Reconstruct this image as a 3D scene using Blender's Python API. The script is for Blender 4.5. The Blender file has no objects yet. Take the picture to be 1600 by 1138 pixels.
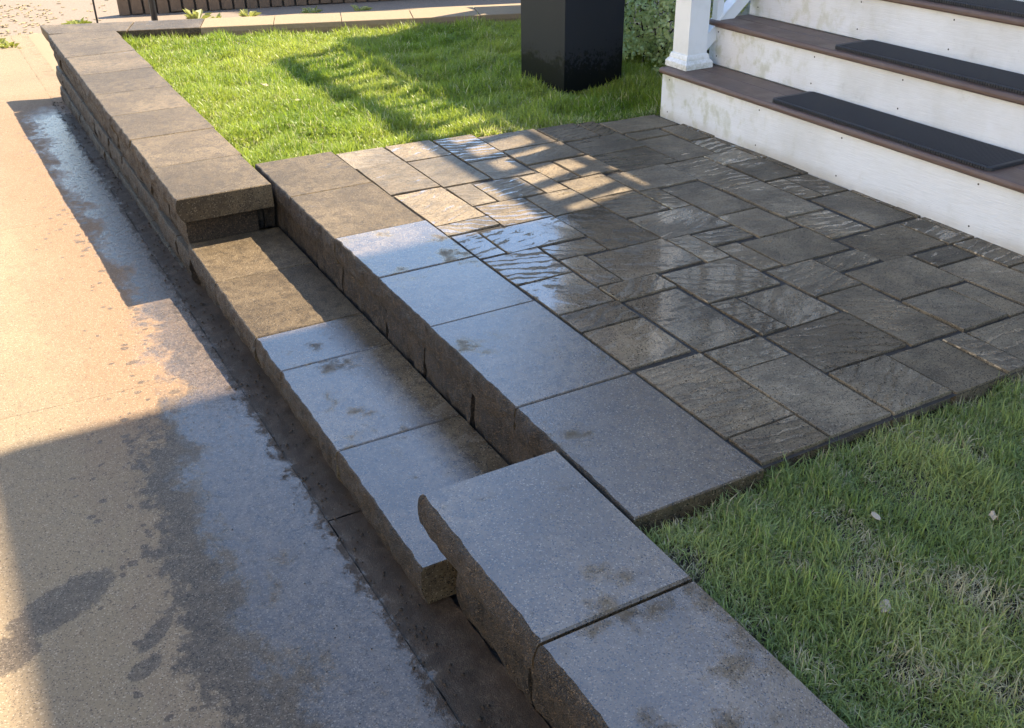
import bpy, bmesh, math, random
import numpy as np
from mathutils import Vector, noise, Matrix

S = bpy.context.scene
COL = S.collection
R_ = random.Random(7)

# ------------------------------------------------------------------ camera
cam = bpy.data.cameras.new('camera')
camo = bpy.data.objects.new('camera', cam)
COL.objects.link(camo)
camo.location = (0, 0, 1.2)
camo.rotation_euler = (1.05916369, 0.01042399, -0.50840715)
cam.sensor_width = 36
cam.lens = 35.03
cam.clip_start = 0.02
cam.clip_end = 500
S.camera = camo

# ------------------------------------------------------------------ world and sun
SUN = Vector((0.72, 0.17, 1.0)).normalized()
w = bpy.data.worlds.new('World')
S.world = w
w.use_nodes = True
nt = w.node_tree
bg = nt.nodes['Background']
sky = nt.nodes.new('ShaderNodeTexSky')
sky.sky_type = 'NISHITA'
sky.sun_disc = False
sky.sun_elevation = math.asin(SUN.z)
sky.sun_rotation = math.atan2(SUN.x, SUN.y)
sky.air_density = 1.0
sky.dust_density = 0.4
sky.ozone_density = 1.8
nt.links.new(sky.outputs[0], bg.inputs[0])
bg.inputs[1].default_value = 0.15
sl = bpy.data.lights.new('sun', 'SUN')
sl.energy = 5.0
sl.angle = math.radians(0.53)
sl.color = (1.0, 0.86, 0.67)
so = bpy.data.objects.new('sun', sl)
COL.objects.link(so)
so.rotation_euler = SUN.to_track_quat('Z', 'Y').to_euler()
so.location = (8, 2, 12)
S.view_settings.view_transform = 'Standard'
S.view_settings.look = 'None'
S.view_settings.exposure = 1.88
S.view_settings.gamma = 1.0
S.view_settings.use_curve_mapping = False

# ------------------------------------------------------------------ helpers
def zd(y):
    return -0.245 - 0.026 * y          # the drive falls gently towards the street

def link(name, me, mat=None, parent=None, loc=(0, 0, 0), rz=0.0):
    o = bpy.data.objects.new(name, me)
    COL.objects.link(o)
    o.location = loc
    o.rotation_euler = (0, 0, rz)
    if parent is not None:
        o.parent = parent
    if mat is not None and me is not None and not me.materials:
        me.materials.append(mat)
    return o

def mesh(name, verts, faces, smooth=False):
    me = bpy.data.meshes.new(name)
    me.from_pydata([tuple(v) for v in verts], [], faces)
    me.validate()
    me.update()
    if smooth:
        me.shade_smooth()
    return me

def tag(o, label=None, cat=None, group=None, kind=None):
    if label: o['label'] = label
    if cat: o['category'] = cat
    if group: o['group'] = group
    if kind: o['kind'] = kind
    return o

def thing(name, label, cat, loc=(0, 0, 0), group=None, rz=0.0):
    o = bpy.data.objects.new(name, None)
    COL.objects.link(o)
    o.location = loc
    o.rotation_euler = (0, 0, rz)
    o.empty_display_size = 0.1
    return tag(o, label, cat, group)

def loft(rings, cap_top=True, cap_bot=True):
    """rings: list of equal-length closed loops, top first, counter-clockwise from above"""
    n = len(rings[0])
    v = [p for r in rings for p in r]
    f = []
    for k in range(len(rings) - 1):
        a, b = k * n, (k + 1) * n
        for i in range(n):
            j = (i + 1) % n
            f.append((a + i, b + i, b + j, a + j))
    if cap_top: f.append(tuple(range(n)))
    if cap_bot: f.append(tuple(reversed(range((len(rings) - 1) * n, len(rings) * n))))
    return v, f

def box(x0, x1, y0, y1, z0, z1, bev=0.0):
    def ring(d, z):
        return [(x0 + d, y0 + d, z), (x1 - d, y0 + d, z), (x1 - d, y1 - d, z), (x0 + d, y1 - d, z)]
    if bev <= 0:
        return loft([ring(0, z1), ring(0, z0)])
    return loft([ring(bev, z1), ring(0, z1 - bev), ring(0, z0 + bev), ring(bev, z0)])

def join(parts):
    v, f = [], []
    for pv, pf in parts:
        o = len(v)
        v += list(pv)
        f += [tuple(i + o for i in q) for q in pf]
    return v, f

def part(name, vf, mat, parent, smooth=False):
    return link(name, mesh(name, vf[0], vf[1], smooth), mat, parent)

def n3(x, y, z):
    return noise.noise(Vector((x, y, z)))

# ------------------------------------------------------------------ materials
class M:
    """small node-tree builder"""
    def __init__(s, name):
        s.m = bpy.data.materials.new(name)
        s.m.use_nodes = True
        s.t = s.m.node_tree
        s.b = s.t.nodes['Principled BSDF']
        s.out = s.t.nodes['Material Output']
    def n(s, typ, ins=None, **kw):
        nd = s.t.nodes.new('ShaderNode' + typ)
        for k, v in kw.items():
            setattr(nd, k, v)
        for k, v in (ins or {}).items():
            s.set(nd.inputs[k], v)
        return nd
    def set(s, sock, v):
        if hasattr(v, 'links') or isinstance(v, bpy.types.NodeSocket):
            s.t.links.new(v, sock)
        else:
            if isinstance(v, (int, float)) and sock.type == 'RGBA':
                v = (v, v, v)
            if isinstance(v, tuple) and len(v) == 3 and sock.type == 'RGBA':
                v = (*v, 1)
            sock.default_value = v
    def p(s, **kw):
        for k, v in kw.items():
            s.set(s.b.inputs[k.replace('_', ' ')], v)
    def obj(s):
        return s.n('TexCoord').outputs['Object']
    def rnd(s):
        return s.n('ObjectInfo').outputs['Random']
    def noise(s, vec, scale, detail=4, rough=0.55, dist=0.0, col=False):
        nd = s.n('TexNoise', {'Vector': vec, 'Scale': scale, 'Detail': detail, 'Roughness': rough, 'Distortion': dist})
        return nd.outputs['Color' if col else 'Fac']
    def ramp(s, fac, stops, interp='LINEAR'):
        nd = s.n('ValToRGB', {'Fac': fac})
        cr = nd.color_ramp
        cr.interpolation = interp
        while len(cr.elements) < len(stops):
            cr.elements.new(0.5)
        for e, (pos, c) in zip(cr.elements, stops):
            e.position = pos
            e.color = (c, c, c, 1) if not isinstance(c, tuple) else (*c, 1)
        return nd.outputs['Color']
    def mix(s, fac, a, b, blend='MIX'):
        nd = s.n('Mix', data_type='RGBA', blend_type=blend)
        s.set(nd.inputs[0], fac)
        s.set(nd.inputs[6], a)
        s.set(nd.inputs[7], b)
        return nd.outputs[2]
    def math(s, op, a, b=0.0, clamp=False):
        nd = s.n('Math', operation=op, use_clamp=clamp)
        s.set(nd.inputs[0], a)
        s.set(nd.inputs[1], b)
        return nd.outputs[0]
    def vmath(s, op, a, b):
        nd = s.n('VectorMath', operation=op)
        s.set(nd.inputs[0], a)
        s.set(nd.inputs[1], b)
        return nd.outputs[0]
    def grain(s, vec, scale):
        """one random value per tiny cell: sand and aggregate"""
        nd = s.n('TexVoronoi', {'Vector': vec, 'Scale': scale, 'Randomness': 1.0})
        return s.n('SeparateColor', {0: nd.outputs['Color']}).outputs[0], nd.outputs['Distance']
    def mapr(s, v, a, b, c=0.0, d=1.0, smooth=True):
        nd = s.n('MapRange', {0: v, 1: a, 2: b, 3: c, 4: d})
        if smooth: nd.interpolation_type = 'SMOOTHSTEP'
        return nd.outputs[0]
    def bump(s, h, strength, dist, normal=None):
        nd = s.n('Bump', {'Height': h, 'Strength': strength, 'Distance': dist})
        if normal is not None: s.set(nd.inputs['Normal'], normal)
        return nd.outputs[0]
    def jit(s, amount=37.0):
        r = s.rnd()
        c = s.n('CombineXYZ', {0: s.math('MULTIPLY', r, amount), 1: s.math('MULTIPLY', r, amount * 1.7), 2: s.math('MULTIPLY', r, amount * 0.6)})
        return s.vmath('ADD', s.obj(), c.outputs[0])

def mat_plain(name, col, rough=0.6, spec=0.5, nscale=30, var=0.15, bump=0.0):
    m = M(name)
    v = m.jit()
    f = m.noise(v, nscale, 5)
    c = m.mix(f, tuple(x * (1 - var) for x in col), tuple(min(1, x * (1 + var)) for x in col))
    m.p(Base_Color=c, Roughness=rough, Specular_IOR_Level=spec)
    if bump: m.p(Normal=m.bump(f, bump, 0.003))
    return m.m

def mat_cast_stone(name, film):
    """smooth cast concrete of the caps and treads: aggregate speckle, more or less of a water film on it"""
    m = M(name)
    v = m.jit()
    big = m.noise(v, 3.5, 4)
    mid = m.noise(v, 26, 5, 0.65)
    g1, gd = m.grain(v, 430.0)
    g2, _ = m.grain(v, 820.0)
    c = m.mix(m.mapr(big, 0.3, 0.7), (0.088, 0.062, 0.033), (0.172, 0.125, 0.070))
    c = m.mix(m.mapr(mid, 0.42, 0.66, 0.0, 0.75), c, (0.060, 0.043, 0.025))
    c = m.mix(m.math('MULTIPLY', g2, 0.55), c, (0.045, 0.037, 0.028))
    c = m.mix(m.mapr(g1, 0.90, 1.0, 0.0, 0.55), c, (0.33, 0.27, 0.185))
    c = m.mix(m.mapr(g1, 0.16, 0.06), c, (0.018, 0.015, 0.012))
    hue = m.n('HueSaturation', {'Color': c, 'Value': m.mapr(m.rnd(), 0, 1, 0.78, 1.18, False)})
    wet = m.mapr(m.math('ADD', m.noise(v, 4.5, 6, 0.65), m.math('MULTIPLY', m.math('SUBTRACT', mid, 0.5), 0.35)), 0.66 - 0.38 * film, 0.84 - 0.38 * film)
    rough = m.mapr(wet, 0, 1, 0.50, 0.035, False)
    rough = m.math('ADD', rough, m.math('MULTIPLY', m.mapr(g1, 0.70, 1.0, 0.0, 0.16), m.mapr(wet, 0, 1, 1.0, 0.55, False)))
    h = m.math('ADD', m.math('MULTIPLY', g1, 0.5), m.math('MULTIPLY', gd, -1.0))
    nb = m.bump(h, m.mapr(wet, 0, 1, 0.55, 0.17, False), 0.0014, m.bump(m.noise(v, 85, 3), m.mapr(wet, 0, 1, 0.22, 0.16, False), 0.0022))
    m.p(Base_Color=hue.outputs[0], Roughness=rough, IOR=m.mapr(wet, 0, 1, 1.20, 1.24 + 0.48 * film, False), Normal=nb)
    return m.m

def mat_split_stone(name='split_stone', dark=1.0):
    m = M(name)
    v = m.jit()
    big = m.noise(v, 9, 6, 0.6)
    mid = m.noise(v, 55, 6, 0.7)
    g1, gd = m.grain(v, 360.0)
    g2, _ = m.grain(v, 800.0)
    c = m.mix(m.mapr(big, 0.35, 0.65), (0.024, 0.018, 0.012), (0.074, 0.054, 0.034))
    c = m.mix(m.mapr(mid, 0.50, 0.68, 0.0, 0.8), c, (0.125, 0.082, 0.044))
    c = m.mix(m.math('MULTIPLY', g2, 0.75), c, (0.018, 0.014, 0.010))
    c = m.mix(m.mapr(g1, 0.82, 1.0, 0.0, 0.50), c, (0.26, 0.19, 0.12))
    c = m.mix(m.mapr(g1, 0.26, 0.10), c, (0.008, 0.006, 0.005))
    h = m.math('ADD', mid, m.math('ADD', m.math('MULTIPLY', g1, 0.35), m.math('MULTIPLY', gd, -0.8)))
    nb = m.bump(h, 1.0, 0.008, m.bump(big, 0.6, 0.02))
    m.p(Base_Color=c, Roughness=m.mapr(g1, 0.0, 1.0, 0.40, 0.75), IOR=1.45, Normal=nb)
    return m.m

def mat_slate():
    """textured paving: cleft ridges whose direction changes from stone to stone, water lying in the hollows"""
    m = M('slate_paver')
    r = m.rnd()
    rot = m.n('VectorRotate', {'Vector': m.jit(53.0), 'Axis': (0, 0, 1), 'Angle': m.math('MULTIPLY', m.math('SUBTRACT', m.math('FRACT', m.math('MULTIPLY', r, 7.13)), 0.5), 1.5)})
    v = rot.outputs[0]
    warp = m.vmath('ADD', v, m.vmath('MULTIPLY', m.vmath('SUBTRACT', m.noise(v, 13, 4, 0.6, 0, True), (0.5, 0.5, 0.5)), (0.05, 0.05, 0.0)))
    st = m.n('Mapping', {'Vector': warp, 'Scale': (1.0, 3.4, 1.0)}).outputs[0]
    cleft = m.noise(st, 9.0, 5, 0.6, 0.3)
    terr = m.n('TexWave', {'Vector': st, 'Scale': 2.6, 'Distortion': 5.0, 'Detail': 3.0, 'Detail Scale': 1.8, 'Detail Roughness': 0.65}, wave_type='BANDS', bands_direction='Y', wave_profile='SAW').outputs['Fac']
    amt = m.mapr(m.math('FRACT', m.math('MULTIPLY', r, 3.71)), 0.1, 1.0, 0.12, 0.9)
    patch = m.noise(v, 12, 6, 0.66)
    g1, gd = m.grain(v, 430.0)
    g2, _ = m.grain(v, 850.0)
    big = m.noise(v, 4.5, 4)
    hh = m.math('ADD', m.math('MULTIPLY', m.math('MULTIPLY', terr, amt), 0.70), m.math('ADD', m.math('MULTIPLY', cleft, 0.9), m.math('MULTIPLY', patch, 0.4)))
    c = m.mix(m.mapr(big, 0.35, 0.65), (0.126, 0.098, 0.064), (0.230, 0.182, 0.119))
    tint = m.math('FRACT', m.math('MULTIPLY', r, 11.3))
    c = m.mix(m.math('MULTIPLY', tint, 0.6), c, (0.255, 0.185, 0.105))
    c = m.mix(m.mapr(patch, 0.42, 0.66, 0.0, 0.65), c, (0.090, 0.072, 0.050))
    c = m.mix(m.math('MULTIPLY', m.mapr(terr, 0.75, 1.0), m.math('MULTIPLY', amt, 0.6)), c, (0.050, 0.042, 0.034))
    c = m.mix(m.math('MULTIPLY', g2, 0.50), c, (0.052, 0.045, 0.036))
    c = m.mix(m.mapr(g1, 0.88, 1.0, 0.0, 0.5), c, (0.34, 0.29, 0.21))
    c = m.mix(m.mapr(g1, 0.16, 0.06), c, (0.022, 0.019, 0.015))
    hue = m.n('HueSaturation', {'Color': c, 'Value': m.mapr(m.math('FRACT', m.math('MULTIPLY', r, 17.9)), 0, 1, 0.72, 1.22, False)})
    lp = m.n('SeparateXYZ', {0: m.n('ObjectInfo').outputs['Location']})
    pud = m.math('MULTIPLY', m.mapr(lp.outputs[0], 2.35, 1.65), m.mapr(lp.outputs[1], 2.90, 2.60))
    pud = m.math('MULTIPLY', pud, m.mapr(lp.outputs[1], 1.45, 1.75, 0.35, 1.0))
    pud = m.math('MAXIMUM', pud, m.mapr(m.math('FRACT', m.math('MULTIPLY', r, 5.37)), 0.35, 1.0, 0.0, 0.50))
    pud = m.math('MULTIPLY', pud, m.math('MAXIMUM', m.mapr(lp.outputs[1], 2.95, 2.65), m.mapr(lp.outputs[0], 2.0, 2.4)))
    lvl = m.math('ADD', m.math('ADD', m.mapr(pud, 0, 1, 0.45, 0.725, False), m.math('MULTIPLY', amt, 0.35)), m.math('MULTIPLY', m.math('SUBTRACT', big, 0.5), 0.30))
    film = m.mapr(m.math('SUBTRACT', lvl, hh), -0.012, 0.02)
    rough = m.math('ADD', m.mapr(film, 0, 1, 0.44, 0.035, False), m.math('MULTIPLY', m.mapr(g1, 0.7, 1.0, 0.0, 0.10), m.mapr(film, 0, 1, 1.0, 0.2)))
    nb = m.bump(hh, m.mapr(film, 0, 1, 0.85, 0.05, False), 0.0085)
    nb = m.bump(g1, m.mapr(film, 0, 1, 0.30, 0.03, False), 0.0015, nb)
    m.p(Base_Color=hue.outputs[0], Roughness=rough, IOR=m.mapr(film, 0, 1, 1.20, 1.80, False), Normal=nb)
    return m.m

def mat_drive():
    """brushed concrete; hosed wet beside the wall, drying outwards with a ragged tide line and splash marks"""
    m = M('drive_concrete')
    v = m.obj()
    sx = m.n('SeparateXYZ', {0: v})
    x, y = sx.outputs[0], sx.outputs[1]
    st = m.n('Mapping', {'Vector': v, 'Scale': (1.5, 1.0, 1.0)}).outputs[0]
    n1 = m.noise(st, 4.0, 7, 0.62)
    n2 = m.noise(st, 20, 6, 0.70)
    n3_ = m.noise(v, 60, 5, 0.7)
    n4 = m.noise(v, 1.3, 5)
    g1, gd = m.grain(v, 400.0)
    g2, _ = m.grain(v, 800.0)
    peb = m.noise(v, 95, 4, 0.7)
    d = m.math('ADD', x, m.math('MULTIPLY', m.math('SUBTRACT', n1, 0.5), 0.42))
    d = m.math('ADD', d, m.math('MULTIPLY', m.math('SUBTRACT', n2, 0.5), 0.22))
    d = m.math('ADD', d, m.math('MULTIPLY', m.math('SUBTRACT', n3_, 0.5), 0.10))
    near = m.mapr(y, 2.9, 2.3)
    far = m.mapr(m.math('ADD', y, m.math('MULTIPLY', m.math('SUBTRACT', n1, 0.5), 0.9)), 6.95, 6.5)
    damp = m.mapr(d, m.mapr(near, 0, 1, 0.32, 0.11, False), m.mapr(near, 0, 1, 0.42, 0.17, False))
    # drops thrown past the tide line
    vo = m.n('TexVoronoi', {'Vector': m.vmath('ADD', v, m.vmath('MULTIPLY', m.noise(v, 40, 2, 0.5, 0, True), (0.02, 0.02, 0.0))), 'Scale': 34.0})
    dr = m.n('SeparateColor', {0: vo.outputs['Color']}).outputs[1]
    rad = m.math('MULTIPLY', m.mapr(d, m.mapr(near, 0, 1, 0.05, -0.12, False), m.mapr(near, 0, 1, 0.38, 0.16, False)), m.mapr(dr, 0.45, 1.0, 0.0, 0.62))
    drops = m.mapr(m.math('SUBTRACT', rad, vo.outputs['Distance']), -0.03, 0.06)
    damp = m.math('MAXIMUM', damp, m.math('MULTIPLY', drops, 0.85))
    damp = m.math('MULTIPLY', damp, far)
    def blob(cx, cy, a, rx, ry, soft=0.45):
        vv = m.vmath('SUBTRACT', v, (cx, cy, 0.0))
        vr = m.n('VectorRotate', {'Vector': vv, 'Axis': (0, 0, 1), 'Angle': a}).outputs[0]
        sp = m.n('SeparateXYZ', {0: vr})
        q = m.math('ADD', m.math('POWER', m.math('DIVIDE', sp.outputs[0], rx), 2.0), m.math('POWER', m.math('DIVIDE', sp.outputs[1], ry), 2.0))
        q = m.math('ADD', q, m.math('MULTIPLY', m.math('SUBTRACT', n2, 0.5), 2.2))
        q = m.math('ADD', q, m.math('MULTIPLY', m.math('SUBTRACT', n3_, 0.5), 1.3))
        return m.mapr(q, 0.8, 0.8 + soft, 1.0, 0.0)
    for a in ((-0.075, 1.895, -0.50, 0.130, 0.062), (-0.185, 1.79, -0.9, 0.06, 0.055), (0.085, 1.70, -0.85, 0.060, 0.020), (0.045, 1.61, -0.6, 0.040, 0.022)):
        damp = m.math('MAXIMUM', damp, m.math('MULTIPLY', blob(*a), 0.9))
    film = m.mapr(m.math('ADD', d, m.math('MULTIPLY', m.math('SUBTRACT', n4, 0.5), 0.25)), m.mapr(near, 0, 1, 0.28, 0.24, False), m.mapr(near, 0, 1, 0.40, 0.36, False))
    film = m.math('MULTIPLY', film, m.math('MULTIPLY', far, m.mapr(near, 0, 1, 0.60, 1.0, False)))
    dirt = m.math('MULTIPLY', far, m.mapr(m.math('ADD', x, m.math('ADD', m.math('MULTIPLY', m.math('SUBTRACT', n2, 0.5), 0.17), m.math('MULTIPLY', m.math('SUBTRACT', n3_, 0.5), 0.10))), 0.480, 0.535))
    rust = m.math('MULTIPLY', m.mapr(d, -0.08, 0.34), m.math('MULTIPLY', m.mapr(y, 7.6, 6.6), m.mapr(y, 2.2, 2.8)))
    tide = m.math('MULTIPLY', m.mapr(d, 0.03, 0.07), m.mapr(y, 7.4, 6.6))
    dry = m.mix(m.mapr(n4, 0.3, 0.7), (0.245, 0.182, 0.108), (0.200, 0.147, 0.087))
    dry = m.mix(m.mapr(n2, 0.48, 0.64, 0.0, 0.45), dry, (0.185, 0.143, 0.094))
    dry = m.mix(m.math('MULTIPLY', rust, 0.85), dry, (0.215, 0.115, 0.056))
    dry = m.mix(m.math('MULTIPLY', tide, 0.34), dry, (0.19, 0.128, 0.080))
    dry = m.mix(m.math('MULTIPLY', g2, 0.42), dry, (0.18, 0.148, 0.110))
    dry = m.mix(m.mapr(g1, 0.84, 1.0, 0.0, 0.55), dry, (0.42, 0.345, 0.245))
    dry = m.mix(m.mapr(g1, 0.16, 0.05, 0.0, 0.85), dry, (0.09, 0.072, 0.055))
    wetc = m.mix(m.mapr(peb, 0.40, 0.62), (0.052, 0.040, 0.029), (0.100, 0.077, 0.055))
    wetc = m.mix(m.math('MULTIPLY', g2, 0.5), wetc, (0.055, 0.045, 0.036))
    wetc = m.mix(m.mapr(g1, 0.86, 1.0, 0.0, 0.5), wetc, (0.26, 0.21, 0.155))
    wetc = m.mix(m.mapr(g1, 0.18, 0.06, 0.0, 0.9), wetc, (0.022, 0.018, 0.014))
    c = m.mix(m.math('MULTIPLY', damp, m.mapr(n2, 0.3, 0.7, 0.72, 1.0)), dry, wetc)
    c = m.mix(m.math('MULTIPLY', dirt, m.mapr(n2, 0.3, 0.7, 0.6, 0.95)), c, (0.040, 0.027, 0.017))
    rough = m.mapr(damp, 0, 1, 0.85, 0.46, False)
    fl = m.math('MULTIPLY', m.math('MULTIPLY', film, m.mapr(dirt, 0.25, 0.9, 1.0, 0.12)), m.mapr(n3_, 0.34, 0.50, 0.55, 1.0))
    rough = m.mix(fl, m.math('MAXIMUM', rough, m.math('MULTIPLY', dirt, 0.62)), 0.055)
    h = m.math('ADD', m.math('MULTIPLY', g1, 0.4), m.math('ADD', peb, m.math('MULTIPLY', gd, -0.6)))
    nb = m.bump(h, m.mapr(fl, 0, 1, 0.55, 0.10, False), 0.0025, m.bump(n2, m.mapr(fl, 0, 1, 0.25, 0.10, False), 0.004))
    m.p(Base_Color=c, Roughness=rough, IOR=m.mapr(fl, 0, 1, 1.22, 1.50, False), Normal=nb)
    return m.m

def mat_grass(name, tr=0.35):
    m = M(name)
    col = m.n('VertexColor', layer_name='Col').outputs[0]
    m.t.nodes.remove(m.b)
    df = m.n('BsdfPrincipled', {'Base Color': col, 'Roughness': 0.40, 'Specular IOR Level': 0.45})
    tl = m.n('BsdfTranslucent', {'Color': m.mix(0.4, col, (0.42, 0.50, 0.04))})
    ms = m.n('MixShader', {0: tr, 1: df.outputs[0], 2: tl.outputs[0]})
    m.t.links.new(ms.outputs[0], m.out.inputs[0])
    return m.m

def mat_soil(name='soil', a=(0.035, 0.027, 0.018), b=(0.075, 0.060, 0.036)):
    m = M(name)
    v = m.obj()
    f = m.noise(v, 40, 6, 0.7)
    m.p(Base_Color=m.mix(m.mapr(f, 0.3, 0.7), a, b), Roughness=0.95, Normal=m.bump(f, 0.9, 0.01))
    return m.m

def mat_white_board():
    """white composite fascia with embossed grain, algae and scuffs"""
    m = M('white_composite')
    v = m.jit(3.0)
    st = m.n('Mapping', {'Vector': v, 'Scale': (5.0, 5.0, 85.0)}).outputs[0]
    grain = m.noise(st, 3.0, 3, 0.6, 0.15)
    lo = m.noise(v, 3.2, 5, 0.6)
    sm = m.n('Mapping', {'Vector': v, 'Scale': (6.0, 4.0, 3.2)}).outputs[0]
    streak = m.noise(sm, 3.4, 5, 0.65)
    spot = m.noise(v, 46, 3, 0.7)
    sz = m.n('SeparateXYZ', {0: m.obj()})
    far = m.mapr(sz.outputs[1], 2.55, 3.35)
    c = m.mix(m.mapr(lo, 0.35, 0.7), (0.69, 0.71, 0.73), (0.60, 0.61, 0.61))
    alg = m.math('MULTIPLY', m.mapr(streak, 0.46, 0.66), m.mapr(far, 0, 1, 0.05, 0.60, False))
    c = m.mix(alg, c, (0.36, 0.37, 0.22))
    c = m.mix(m.math('MULTIPLY', m.mapr(streak, 0.60, 0.78), 0.30), c, (0.33, 0.32, 0.30))
    c = m.mix(m.mapr(spot, 0.70, 0.80, 0.0, 0.35), c, (0.22, 0.21, 0.19))
    c = m.mix(m.mapr(grain, 0.56, 0.40, 0.0, 0.10), c, (0.42, 0.42, 0.41))
    c = m.mix(m.math('MULTIPLY', m.mapr(sz.outputs[2], 0.05, 0.0), m.mapr(lo, 0.3, 0.7, 0.25, 0.6)), c, (0.36, 0.32, 0.25))
    m.p(Base_Color=c, Roughness=0.55, Normal=m.bump(grain, 0.6, 0.003))
    return m.m

def mat_white_paint():
    m = M('white_vinyl')
    v = m.jit(3.0)
    f = m.noise(v, 9, 5, 0.6)
    s = m.noise(v, 60, 4, 0.7)
    sz = m.n('SeparateXYZ', {0: m.obj()})
    low = m.mapr(sz.outputs[2], 0.30, 0.20)
    c = m.mix(m.mapr(f, 0.45, 0.75, 0.0, 0.5), (0.72, 0.72, 0.71), (0.58, 0.58, 0.55))
    c = m.mix(m.math('MULTIPLY', low, m.mapr(s, 0.35, 0.65, 0.0, 0.65)), c, (0.34, 0.34, 0.24))
    m.p(Base_Color=c, Roughness=0.38, Normal=m.bump(f, 0.05, 0.003))
    return m.m

def mat_deck():
    m = M('brown_deck_board')
    v = m.jit(5.0)
    st = m.n('Mapping', {'Vector': v, 'Scale': (60.0, 3.0, 60.0)}).outputs[0]
    g = m.noise(st, 2.4, 4, 0.6, 0.2)
    d = m.noise(v, 8, 5, 0.6)
    c = m.mix(m.mapr(g, 0.3, 0.7), (0.082, 0.046, 0.032), (0.120, 0.074, 0.054))
    c = m.mix(m.mapr(d, 0.45, 0.75, 0.0, 0.45), c, (0.150, 0.118, 0.098))
    m.p(Base_Color=c, Roughness=m.mapr(d, 0.3, 0.7, 0.40, 0.60), Normal=m.bump(g, 0.25, 0.0015))
    return m.m

def mat_planter():
    m = M('black_planter')
    v = m.obj()
    sz = m.n('SeparateXYZ', {0: v})
    n_ = m.noise(v, 70, 4, 0.65)
    n2 = m.noise(v, 6, 4)
    edge = m.math('ADD', sz.outputs[2], m.math('MULTIPLY', m.math('SUBTRACT', n_, 0.5), 0.42))
    edge = m.math('ADD', edge, m.math('MULTIPLY', m.math('SUBTRACT', n2, 0.5), 0.15))
    wet = m.mapr(edge, 0.225, 0.170)
    c = m.mix(wet, (0.018, 0.019, 0.022), (0.0040, 0.0045, 0.0056))
    m.p(Base_Color=c, Roughness=m.mapr(wet, 0, 1, 0.50, 0.34, False), IOR=1.33, Normal=m.bump(m.noise(v, 240, 2), 0.06, 0.001))
    return m.m

def mat_rubber():
    m = M('black_rubber')
    v = m.obj()
    f = m.noise(v, 60, 5, 0.6)
    m.p(Base_Color=m.mix(f, (0.012, 0.013, 0.016), (0.026, 0.027, 0.031)), Roughness=0.58, Normal=m.bump(m.noise(v, 500, 2), 0.15, 0.001))
    return m.m

CAST = mat_cast_stone('cast_stone_wet', 1.0)
CASTD = mat_cast_stone('cast_stone_damp', 0.02)
SPLIT = mat_split_stone()
SLATE = mat_slate()
DRIVE = mat_drive()
GRASS = mat_grass('grass_blades', 0.50)
LEAF = mat_grass('shrub_leaf', 0.25)
SOIL = mat_soil()
BED = mat_soil('joint_sand', (0.020, 0.017, 0.014), (0.045, 0.038, 0.030))
BOARD = mat_white_board()
VINYL = mat_white_paint()
DECK = mat_deck()
PLANTER = mat_planter()
RUBBER = mat_rubber()
BLACKM = mat_plain('black_metal', (0.012, 0.012, 0.013), 0.4)
FENCE = mat_plain('fence_board', (0.150, 0.108, 0.074), 0.8, 0.3, 25, 0.35, 0.4)
WALKC = mat_plain('walk_concrete', (0.225, 0.172, 0.110), 0.9, 0.08, 60, 0.16, 0.35)
GRAVEL = mat_plain('gravel_ground', (0.19, 0.153, 0.118), 0.95, 0.08, 55, 0.45, 0.9)
BOUNCE_CREAM = mat_plain('bounce_cream_siding', (0.74, 0.67, 0.55), 0.6, 0.4, 6, 0.08)  # siding of the added house, kept pale to bounce fill light
SIDING = mat_plain('house_siding', (0.30, 0.31, 0.31), 0.6, 0.4, 6, 0.08)
ROOF = mat_plain('roof_shingle', (0.07, 0.065, 0.06), 0.9, 0.3, 30, 0.3, 0.3)
GLASS = mat_plain('window_glass', (0.02, 0.025, 0.03), 0.05, 0.6, 5, 0.1)
BARK = mat_plain('twig_bark', (0.075, 0.055, 0.040), 0.9, 0.3, 50, 0.3, 0.5)
DRYLEAF = mat_plain('dry_leaf', (0.34, 0.28, 0.20), 0.7, 0.3, 40, 0.3)
STEEL = mat_plain('screw_head', (0.03, 0.03, 0.03), 0.5)

# ------------------------------------------------------------------ stone builders
def split_block(L, D, H, seed, taper=0.012, rough=0.009, chip=0.004, cham=0.003, ends=0.0, nf=0, rows=9, bulge=0.006):
    """front face at x=0 looking to -x, y 0..L, z -H..0; front split rough, the other faces sawn"""
    nf = nf or max(6, int(L / 0.013))
    def ring(k):
        t = k / rows
        z = -H * t if k else 0.0
        pts = []
        for i in range(nf + 1):
            u = i / nf
            y = L * (1 - u)                       # goes from y=L down to y=0 along the front
            s = seed * 7.31
            x = taper * t ** 3
            x += rough * (n3(s + y * 16, z * 22, 1.7) + 0.6 * n3(s + y * 42, z * 48, 9.1)) * (0.25 + 0.75 * min(1, t * 3))
            x += 0.0035 * (n3(s + y * 95, z * 95, 3.7) + 0.5 * n3(s + y * 180, z * 180, 1.2)) * (1.0 if k > 1 else 0.5)
            x -= bulge * math.sin(math.pi * t)
            x += chip * n3(s + y * 30, 4.2, 0.3) * (1.0 if t < 0.3 else 0.4)
            zz = z
            if 0 < k < rows:
                zz += 0.004 * n3(s + y * 30, z * 30, 6.6)
            pts.append([x, y, zz])
        if ends:
            e = ends * t
            pts[0][1] -= e * (0.6 + 0.4 * n3(seed, z * 20, 3.3))
            pts[-1][1] += e * (0.6 + 0.4 * n3(seed, z * 20, 8.3))
        pts += [[D, 0, z], [D, L, z]]
        return pts
    rings = [ring(k) for k in range(rows + 1)]
    top = [[p[0], p[1], 0.0] for p in rings[0]]
    for i, p in enumerate(top):
        p[0] = p[0] + cham if i <= nf else p[0] - cham
        p[1] = min(max(p[1], cham), L - cham)
    for p in rings[0]:
        p[2] = -cham
    return loft([top] + rings)

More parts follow.
